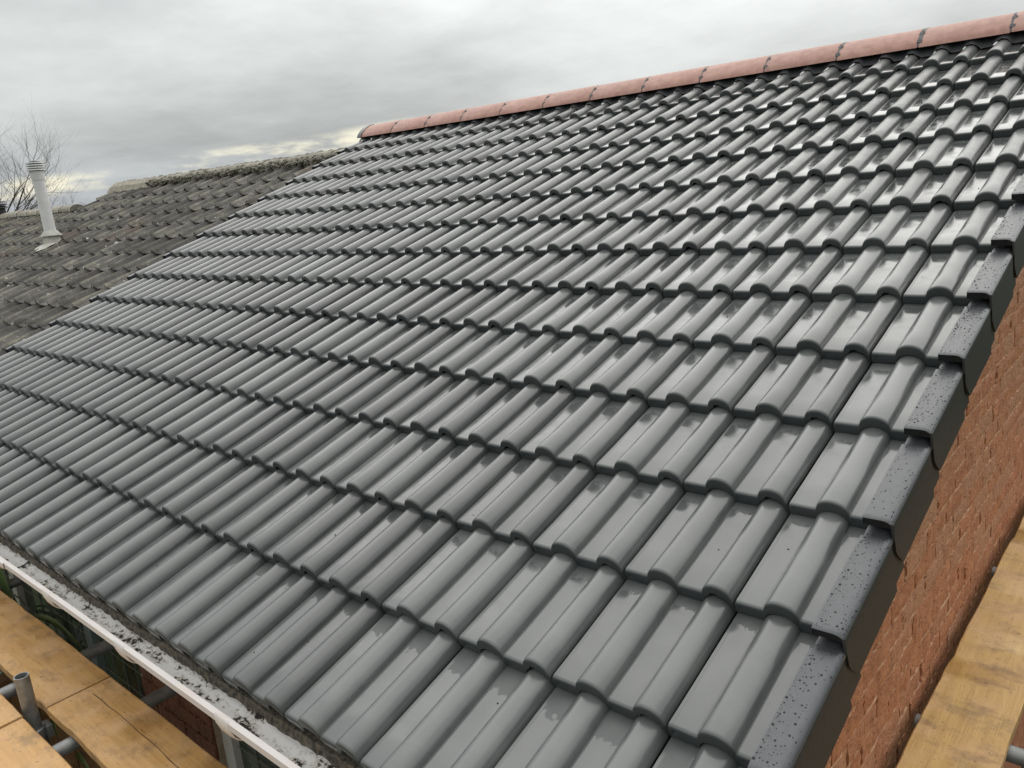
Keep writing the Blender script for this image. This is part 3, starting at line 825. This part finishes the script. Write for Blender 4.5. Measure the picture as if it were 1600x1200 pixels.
# ------------------------------------------------------------------ neighbouring house with the old roof
OW = -0.25; OG = 0.335
old = thing('neighbour_house', 'older house whose weathered lichen covered tile roof adjoins the new grey roof', 'house')
oroof_m = MB()
STEP_U, LEFT_U = -12.1, -19.0
RA, RB, EV = 0.30, -0.44, -4.6
for (a, c, top) in ((STEP_U, -5.62, RA), (LEFT_U, STEP_U, RB)):
    oroof_m.add([(a, EV, -.05), (c, EV, -.05), (c, top, -.05), (a, top, -.05)], [(0, 1, 2, 3)])
    # back slope, mirrored in the vertical plane through this ridge
    y_, z_ = top * CP + .05 * SP, top * SP - .05 * CP
    y2, z2 = y_ + (top - EV) * CP, z_ - (top - EV) * SP
    q = [w2r(a, y_, z_), w2r(c, y_, z_), w2r(c, y2, z2), w2r(a, y2, z2)]
    oroof_m.add(q, [(0, 1, 2, 3)])
oroof = put('roof', oroof_m.mesh('roof', M['old'], smooth=False), old, (0, -OW * SP, H + OW * CP), (PITCH, 0, 0))
def o2w(u, v, w): return (u, v * CP - (w + OW) * SP, H + v * SP + (w + OW) * CP)
def old_profile():
    P = []
    for i in range(21):
        u = 0.302 * i / 20
        d = (u - 0.045)
        roll = 0.031 * exp(-(abs(d) / (0.024 if d > 0 else 0.030)) ** 2.4)
        t = (u - 0.185) / 0.125
        P.append((u - 0.055, roll + 0.015 * min(1.3, t * t)))
    return P
def old_tile_mesh(seed):
    rg_ = random.Random(seed); P = old_profile(); mb = MB(); rows = []
    ch = [rg_.uniform(-.006, .006) for _ in P]
    rows.append([(u, c + .002, w - (.014 if w < .03 else .010)) for (u, w), c in zip(P, ch)])
    rows.append([(u, c, w - .006) for (u, w), c in zip(P, ch)])
    rows.append([(u, c + .006, w) for (u, w), c in zip(P, ch)])
    for v in (.12, .24, .385):
        rows.append([(u, v, w - .030 * v / OG + rg_.uniform(-.0015, .0015)) for u, w in P])
    mb.grid(rows)
    return mb
OT = [old_tile_mesh(k) for k in range(5)]
OTM = [m_.mesh('roof_tile', M['old'], 50) for m_ in OT]
rest = MB(); n_old = 0
for r in range(-2, 13):
    v = -0.53 - OG * r
    for k in range(0, 46):
        u = 0.08 - 0.3 * (20 + k)
        if u > -5.72: continue
        top = RA if u > STEP_U + .1 else RB
        if v + .2 > top: continue
        q = to_px(o2w(u + .1, v + .1, 0))
        if q and -45 < q[0] < 560 and 240 < q[1] < 620 and u > -17.5:
            put('roof_tile', random.choice(OTM), oroof, (u + random.uniform(-.006, .006), v + random.uniform(-.008, .008), random.uniform(-.004, .005)),
                (random.uniform(-.012, .012), random.uniform(-.02, .02), random.uniform(-.012, .012)))
            n_old += 1
        else:
            src = random.choice(OT)
            rest.add([(x_ + u, y_ + v, z_) for x_, y_, z_ in src.v], src.f)
print('old tiles', n_old)
if rest.v: put('roof_tiles', rest.mesh('roof_tiles', M['old'], 50), oroof, kind='stuff')
# ridges of the old roof
def old_ridge_mesh(seed, L, rad, hgt):
    rg_ = random.Random(seed); hgt *= .8; mb = MB(); rows = []
    for i in range(5):
        x = L * i / 4
        rows.append([(x, rad * cos(pi * k / 10) + rg_.uniform(-.004, .004), hgt * sin(pi * k / 10) - .02 + rg_.uniform(-.004, .004)) for k in range(10, -1, -1)])
    mb.grid(rows)
    for i in (0, 4): mb.add(rows[i], [tuple(range(11)) if i else tuple(reversed(range(11)))])
    return mb.mesh('ridge_tile', M['oldridge'], 45)
OR = [old_ridge_mesh(k, .435, .125, .115) for k in range(3)]
def olevel(name, me, x, v, w=0.0, rz=0.0):
    return put(name, me, oroof, (x, v, w), (-PITCH, 0, rz))
x = STEP_U + .03
while x < -5.8:
    olevel('ridge_tile', random.choice(OR), x, RA, random.uniform(.0, .012), random.uniform(-.01, .01)); x += .455
x = STEP_U - .45
while x > LEFT_U:
    olevel('ridge_tile', random.choice(OR), x, RB, random.uniform(.0, .012), random.uniform(-.01, .01)); x -= .455
# lumpy mortar bed and moss along both ridges, pale fillets in the joints
def lumpy(name, x0, x1, v, w0, seed, size, mat, n):
    rg_ = random.Random(seed); mb = MB()
    for i in range(n):
        cx = rg_.uniform(x0, x1); s_ = size * rg_.uniform(.5, 1.3)
        cy = v + rg_.uniform(-.12, .02); cz = w0 + rg_.uniform(-.01, .05)
        seg = 6; rws = []
        for a in (-.6, .1, .8):
            rws.append([(cx + s_ * 1.3 * cos(a) * cos(2 * pi * k / seg) * rg_.uniform(.8, 1.2), cy + s_ * cos(a) * sin(2 * pi * k / seg), cz + s_ * .8 * sin(a)) for k in range(seg)])
        mb.grid(rws, 0, True); o = len(mb.v); mb.add(rws[-1], [tuple(range(seg))])
    return put(name, mb.mesh(name, mat, 70), oroof, kind='stuff')
lumpy('ridge_mortar', STEP_U + 1.2, -5.75, RA - .06, .03, 1, .020, M['oldmortar'], 900)
lumpy('ridge_mortar', LEFT_U, STEP_U, RB - .1, -.01, 2, .016, M['oldmortar'], 200)
fl = MB()
x = STEP_U - .45
while x > LEFT_U:
    rows = [[(dx, .133 * cos(pi * k / 8), .124 * sin(pi * k / 8) - .02) for k in range(9)] for dx in (-.012, .012)]
    me = None
    olevel('mortar_joint', MB().grid(rows).mesh('mortar_joint', M['flash'], 60), x + .445, RB, .006); x -= .455
# flat concrete capping at the stepped end of the upper ridge
cb = MB()
for sgn in (1,):
    sec_ = [(-.17, -.06), (-.13, .02), (-.05, .085), (.06, .085), (.14, .02), (.18, -.06)]
    cb.grid([[(x0 + dx * (z_ + .06), y_ * sc2, z_ * sc2) for y_, z_ in sec_] for x0, dx, sc2 in ((-.14, .9, 1.0), (.30, 0, 1.02), (1.1, 0, 1.0), (1.3, 0, .8))])
    cb.add([(-.14 + .9 * (z_ + .06), y_, z_) for y_, z_ in sec_], [tuple(range(6))])
bed_ = MB(); rb_ = random.Random(77); rows = []
for v_, w_ in ((-.16, -.015), (-.11, .035), (-.02, .06), (.06, .075)):
    rows.append([(STEP_U - .02 + (6.38) * i / 130, RA + v_ + rb_.uniform(-.015, .015), w_ + rb_.uniform(-.012, .012)) for i in range(131)])
bed_.grid(rows)
rows = []
for v_, w_ in ((-.16, -.015), (-.11, .025), (-.02, .04), (.06, .05)):
    rows.append([(LEFT_U + (STEP_U - LEFT_U) * i / 120, RB + v_ + rb_.uniform(-.012, .012), w_ + rb_.uniform(-.01, .01)) for i in range(121)])
bed_.grid(rows)
put('ridge_bed', bed_.mesh('ridge_bed', M['oldmortar'], 70), oroof)
olevel('end_capping', cb.mesh('end_capping', M['oldridge'], smooth=False), STEP_U, RA - .01, 0)
# stepped gable and walls
ow = MB()
ye = lambda v: v * CP - OW * SP
ze = lambda v: H + v * SP + OW * CP
for uu, top, rev in ((STEP_U, RA, 1), (LEFT_U + .2, RB, 1)):
    y0, y1, y2 = ye(EV) + .3, ye(top), 2 * ye(top) - ye(EV) - .3
    zt = ze(top) - .06; zl = ze(EV) + .3 * math.tan(PITCH) - .08
    ow.add([(uu, y0, 0), (uu, y2, 0), (uu, y2, zl), (uu, y1, zt), (uu, y0, zl)], [(4, 3, 2, 1, 0)])
y0 = ye(EV) + .3
ow.add([(LEFT_U + .2, y0, 0), (-5.66, y0, 0), (-5.66, y0, ze(EV) + .05), (LEFT_U + .2, y0, ze(EV) + .05)], [(0, 1, 2, 3)])
put('wall', ow.mesh('wall', M['render'], smooth=False), old)
# flakes of moss and lime lying on the old tiles
fk = MB(); rg = random.Random(12)
for i in range(150):
    u = rg.uniform(-12, -5.8); v = rg.uniform(-3.6, -.4)
    if rg.random() < .5: u = -5.8 - abs(rg.gauss(0, .35))
    s_ = rg.uniform(.008, .028); z0 = .018 - .03 * ((v + .53) % OG) / OG
    n_ = 6
    pts = [(u + s_ * 1.4 * cos(2 * pi * k / n_) * rg.uniform(.5, 1.2), v + s_ * sin(2 * pi * k / n_) * rg.uniform(.5, 1.2), z0) for k in range(n_)]
    o_ = pts + [(u, v, z0 + s_ * .7)]
    fk.add(o_, [(k, (k + 1) % n_, n_) for k in range(n_)])
put('moss_flakes', fk.mesh('moss_flakes', M['flash']), oroof, kind='stuff')

# ------------------------------------------------------------------ flue and vent on the old roof
fx, fv = -10.46, -1.56
fb = Vector(o2w(fx, fv, 0))
flue = thing('flue_pipe', 'pale grey metal flue pipe with louvred cap standing on the old tile roof', 'flue pipe', fb, (0, radians(-1.2), 0))
put('shaft', MB().tube([(0, 0, -.12), (0, 0, .93)], [.070, .069], 20).mesh('shaft', M['fluep'], 40), flue)
put('sleeve', MB().tube([(0, 0, .78), (0, 0, .80), (0, 0, .90), (0, 0, .905)], [.070, .077, .077, .072], 20).mesh('sleeve', M['fluep'], 40), flue)
for i in range(4):
    z0 = .905 + .028 * i
    put('cap_louvre', MB().tube([(0, 0, z0), (0, 0, z0 + .006), (0, 0, z0 + .018), (0, 0, z0 + .021)], [.08, .106, .103, .065], 24).mesh('cap_louvre', M['fluep'], 30), flue)
put('cap_core', MB().tube([(0, 0, .90), (0, 0, 1.02)], .058, 14).mesh('cap_core', M['dry'], 40), flue)
put('storm_collar', MB().tube([(0, 0, .10), (0, 0, .108), (0, 0, .165)], [.128, .126, .074], 24).mesh('storm_collar', M['flash'], 40), flue)
put('flashing_cone', MB().tube([(0, 0, -.14), (0, 0, .0), (0, 0, .11)], [.13, .112, .092], 20).mesh('flashing_cone', M['flash'], 40), flue)
ap = MB(); n_ = 14; rows = []
rg = random.Random(4)
ring = [(.21 * cos(2 * pi * k / n_) * rg.uniform(.6, 1.1), .16 * sin(2 * pi * k / n_) * rg.uniform(.7, 1.1) - .09) for k in range(n_)]
def apz(x_, y_, e): return math.tan(PITCH) * y_ + e
ap.grid([[(x_, y_, apz(x_, y_, .016 + rg.uniform(-.008, .012))) for x_, y_ in ring], [(x_ * .35, y_ * .35, apz(x_ * .35, y_ * .35, .05)) for x_, y_ in ring]], 0, True)
put('flashing_apron', ap.mesh('flashing_apron', M['flash'], 60), flue)
vp = Vector(o2w(-15.3, RB, .06))
vent = thing('roof_vent', 'small dark louvred vent terminal on the low ridge beyond the flue', 'roof vent', vp + Vector((0, 0, -.02)))
put('neck', MB().tube([(0, 0, 0), (0, 0, .17)], .055, 12).mesh('neck', M['dry'], 40), vent)
for i in range(3): put('vent_louvre', MB().tube([(0, 0, .13 + .045 * i), (0, 0, .155 + .045 * i)], [.115, .09], 14).mesh('vent_louvre', M['clip'], 40), vent)

# ------------------------------------------------------------------ scaffold
BZ = H - 2.2
def board_mesh(L, axis, seed, mat):
    """225 x 38 mm board with worn, slightly wavy edges"""
    rg_ = random.Random(seed); n_ = max(8, int(L / .05)); rows = []; off = [0.0, 0.0]
    for i in range(n_ + 1):
        t = L * i / n_
        for s_ in (0, 1):
            off[s_] = off[s_] * .7 + rg_.uniform(-.0016, .0016)
            if rg_.random() < .03: off[s_] -= .006 * (1 if s_ else -1)
        a, c = off[0], .225 + off[1]; e = .004; w_ = rg_.uniform(-.0008, .0008)
        sec = [(a + e, 0 + w_), (c - e, 0 - w_), (c, -e), (c, -.034), (c - e, -.038), (a + e, -.038), (a, -.034), (a, -e)]
        rows.append([((t, y, z) if axis == 0 else (y, t, z)) for y, z in sec])
    mb = MB()
    if axis == 1: rows = [list(reversed(r_)) for r_ in rows]
    mb.grid([list(reversed(r_)) for r_ in rows], 0, True)
    mb.add(rows[0], [tuple(range(8))]); mb.add(rows[-1], [tuple(reversed(range(8)))])
    return mb.mesh('scaffold_board', mat, 40)
GRP = 'scaffold boards'
def board(L, axis, seed, loc, label, rz=0.0):
    return thing('scaffold_board', label, 'scaffold board', loc, (0, 0, rz), GRP, board_mesh(L, axis, seed, M['woodx'] if axis == 0 else M['woody']))
ba = board(2.9, 0, 1, (-2.178 - 2.9, -4.645, BZ), 'orange timber scaffold board beside the gutter, butting a cracked board, near the plants')
bb = board(2.33, 0, 2, (-2.165, -4.647, BZ + .002), 'orange timber scaffold board with a long crack, lying beside the gutter')
bc = board(2.9, 0, 3, (-2.194 - 2.9, -4.937, BZ + .004), 'timber scaffold board on the outer side of the upright tube, beyond the board joint')
bd = board(2.35, 0, 4, (-2.184, -4.939, BZ), 'brown stained timber scaffold board outside the cracked board, across the narrow gap')
be = board(3.9, 0, 5, (-3.75, -5.172, BZ + .001), 'timber scaffold board outermost along the eaves, behind the upright tube')
bf = board(5.6, 1, 6, (0.237, -5.70, BZ), 'yellow timber scaffold board lying alongside the brick gable wall')
bg_ = board(5.6, 1, 7, (0.535, -5.66, BZ + .001), 'timber scaffold board second out from the brick gable wall')
bh = board(5.6, 1, 8, (0.766, -5.72, BZ), 'timber scaffold board third out from the brick gable wall')
# long split in the near eaves board
ck = MB(); rg = random.Random(5); L_, R_ = [], []
for i in range(46):
    t = .05 + i * .045; y = .135 + .012 * sin(t * 3.1) + rg.uniform(-.0015, .0015) - .02 * t; w_ = .0010 + .0008 * rg.random()
    L_.append((t, y - w_, .0012)); R_.append((t, y + w_, .0012))
ck.grid([L_, R_]); put('split', ck.mesh('split', M['crack'], smooth=False), bb)

TUBE = .0242
def tube_thing(p0, p1, label, hollow=True, group='scaffold tubes'):
    p0, p1 = Vector(p0), Vector(p1); d = p1 - p0; L = d.length
    q = d.to_track_quat('Z', 'Y').to_euler()
    root = thing('scaffold_tube', label, 'scaffold tube', p0, q, group)
    mb = MB(); seg = 20; R = []
    for r_, z in ((TUBE - .004, .02), (TUBE - .004, 0), (TUBE, 0), (TUBE, L), (TUBE - .004, L), (TUBE - .004, max(.02, L - .25))):
        R.append([(r_ * cos(2 * pi * k / seg), r_ * sin(2 * pi * k / seg), z) for k in range(seg)])
    mb.grid(R, 0, True); mb.add(R[0], [tuple(range(seg))]); mb.add(R[-1], [tuple(reversed(range(seg)))])
    put('tube', mb.mesh('tube', M['steel'], 40), root)
    return root
def coupler(root, z, rz):
    c = put('coupler', None, root, (0, 0, z), (0, 0, rz))
    mb = MB().tube([(0, 0, -.028), (0, 0, -.024), (0, 0, .024), (0, 0, .028)], [.029, .033, .033, .029], 16)
    mb.box((.026, -.026, -.022), (.048, .026, .022))
    put('clamp', mb.mesh('clamp', M['steel'], 40), c)
    put('bolt', MB().tube([(.030, .02, -.01), (.030, .068, -.01)], .006, 8).mesh('bolt', M['clip'], 40), c)
    put('nut', MB().tube([(.030, .042, -.01), (.030, .056, -.01)], .012, 6).mesh('nut', M['clip'], 20), c)
ZT = BZ - .038 - TUBE - .001
for xx, lab in ((-3.56, 'grey scaffold tube crossing under the eaves boards by the white window frame'),
                (-2.53, 'grey scaffold tube crossing under the eaves boards behind the timber gate'),
                (-1.99, 'grey scaffold tube crossing under the cracked board in front of the brick pier'),
                (-0.75, 'grey scaffold tube crossing under the eaves boards close to the gable corner')):
    tube_thing((xx, -4.275, ZT), (xx, -5.95, ZT), lab)
ZL = ZT - 2 * TUBE - .001
tube_thing((-5.1, -4.735 - .004, ZL), (1.5, -4.735 - .004, ZL), 'long grey scaffold ledger tube running below the eaves boards near the wall')
tube_thing((-5.1, -5.80, ZL), (1.5, -5.80, ZL), 'long grey scaffold ledger tube running below the outer edge of the eaves boards')
st = tube_thing((-2.235, -4.679, 0.03), (-2.235, -4.679, BZ + .125), 'upright scaffold tube with open end sticking up between the eaves boards')
coupler(st, ZL - .03, radians(-90))
coupler(st, BZ - .15 - .03, radians(20))
tube_thing((-2.212, -5.86, 0.03), (-2.212, -5.86, BZ + 1.1), 'tall upright scaffold tube outside the eaves boards')
tube_thing((1.45, -5.86, 0.03), (1.45, -5.86, BZ + 1.1), 'tall upright scaffold tube at the outer corner of the scaffold')
for yy, lab in ((-1.88, 'grey scaffold tube end poking out between brick gable wall and yellow board'), (-3.0, 'grey scaffold tube crossing under the yellow gable board, showing on its outer side'), (-0.3, 'grey scaffold tube crossing under the far end of the yellow gable board')):
    tube_thing((0.212, yy, ZT), (1.55, yy, ZT), lab)
tube_thing((1.40, -5.7, ZL), (1.40, 0.2, ZL), 'long grey scaffold ledger tube running parallel to the brick gable wall')
tube_thing((1.455, 0.05, 0.03), (1.455, 0.05, BZ + 1.1), 'tall upright scaffold tube beside the far end of the gable boards')

# ------------------------------------------------------------------ gate and plant below the eaves
gate = thing('timber_gate', 'brown timber side gate standing between the house wall and the eaves scaffold', 'gate', (-3.12, -4.45, 0.055))
for i in range(4):
    y = -.15 + .098 * i
    put('plank', MB().box((-.011, y - .047, .06), (.011, y + .047, 1.72)).mesh('plank', M['fence'], smooth=False), gate)
put('top_rail', MB().box((-.035, -.20, 1.722), (.035, .19, 1.75)).mesh('top_rail', M['fence'], smooth=False), gate)
for z in (.3, 1.4): put('rail', MB().box((.0115, -.20, z), (.045, .19, z + .09)).mesh('rail', M['fence'], smooth=False), gate)
put('gate_post', MB().box((-.04, -.27, 0), (.04, -.205, 1.78)).mesh('gate_post', M['fence'], smooth=False), gate)
put('gate_post', MB().box((-.04, .192, 0), (.04, .23, 1.78)).mesh('gate_post', M['fence'], smooth=False), gate) if False else None

def strap_plant(loc, label, seed, hgt, nl):
    rg_ = random.Random(seed)
    root = thing('strap_leaf_plant', label, 'plant', loc, group='plants under the eaves')
    put('stem', MB().tube([(0, 0, 0), (.01, .01, hgt * .35), (0, .02, hgt * .6)], [.03, .025, .018], 8).mesh('stem', M['bark'], 60), root)
    for i in range(nl):
        a = rg_.uniform(0, 2 * pi); L = rg_.uniform(.4, .75); z0 = hgt * rg_.uniform(.35, .62); up = rg_.uniform(.5, 1.25)
        dx, dy = cos(a), sin(a) * .45; rows = []
        for k in range(8):
            t = k / 7; r_ = L * t; wdt = .021 * (1 - t ** 2) * (.5 + min(1, t * 3) * .5)
            z = z0 + L * (sin(up) * t - .75 * t * t); x_, y_ = dx * r_ * cos(up) * 1.1, dy * r_ * cos(up) * 1.1
            px_, py_ = -dy, dx
            rows.append([(x_ - px_ * wdt, y_ - py_ * wdt, z + .004), (x_, y_, z - .003), (x_ + px_ * wdt, y_ + py_ * wdt, z + .004)])
        put('leaf', MB().grid(rows).mesh('leaf', M['leaf'], 70), root)
    return root
strap_plant((-3.45, -4.37, .055), 'tall green strap leaved plant between the window and the eaves scaffold, by the gate', 2, 3.1, 40)
strap_plant((-3.85, -4.36, .055), 'green strap leaved plant in front of the white window frame, farther from the gate', 5, 3.0, 34)

# ------------------------------------------------------------------ bare trees beyond the old roof
def bare_tree(loc, label, seed, hgt, twigs=1.0, name='bare_tree'):
    rg_ = random.Random(seed); tr_ = MB(); cr_ = MB()
    root = thing(name, label, 'tree', loc, group='bare winter trees')
    def grow(p, d, L, r, lvl):
        pts = [p]; dd = d.copy(); q = p.copy(); n_ = 4
        for i in range(n_):
            dd = (dd + Vector((rg_.uniform(-.2, .2), rg_.uniform(-.2, .2), rg_.uniform(-.05, .16)))).normalized()
            q = q + dd * L / n_; pts.append(q.copy())
        rr = [r * (1 - .55 * i / n_) for i in range(n_ + 1)]
        (tr_ if lvl == 0 else cr_).tube(pts, rr, 6 if lvl < 2 else 3, False)
        if lvl >= 5 or r < .0025: return
        kids = (5, 5, 5, 4, 3)[lvl]
        for i in range(kids):
            t = rg_.uniform(.35, 1.0) if i else 1.0
            idx = min(n_, int(t * n_)); base = pts[idx]
            ax = Vector((rg_.uniform(-1, 1), rg_.uniform(-1, 1), rg_.uniform(-.2, .7))).normalized()
            nd = (dd * .75 + ax * .75).normalized()
            grow(base, nd, L * rg_.uniform(.52, .78), rr[idx] * .66, lvl + 1)
    grow(Vector((0, 0, -.05)), Vector((0, 0, 1)), hgt * .34, hgt * .0125, 0)
    put('trunk', tr_.mesh('trunk', M['bark'], 60), root); put('crown', cr_.mesh('crown', M['bark'], 60), root)
    return root
bare_tree((-34.5, 5.0, 0), 'large bare tree with fine twigs beyond the old roof, nearer the flue', 3, 11.0)
bare_tree((-37.5, 1.5, 0), 'large bare tree beyond the old roof, behind the small vent', 8, 11.5)
bare_tree((-41.0, 9.5, 0), 'slender bare tree farther off behind the flue', 11, 8.4)
bare_tree((-21.0, 11.8, 0), 'thin leafless shrub tips rising behind the upper ridge of the old roof', 21, 4.1, name='bare_shrub')
bare_tree((-18.5, 11.9, 0), 'low leafless shrub behind the old ridge close to the grey verge', 24, 3.9, name='bare_shrub')
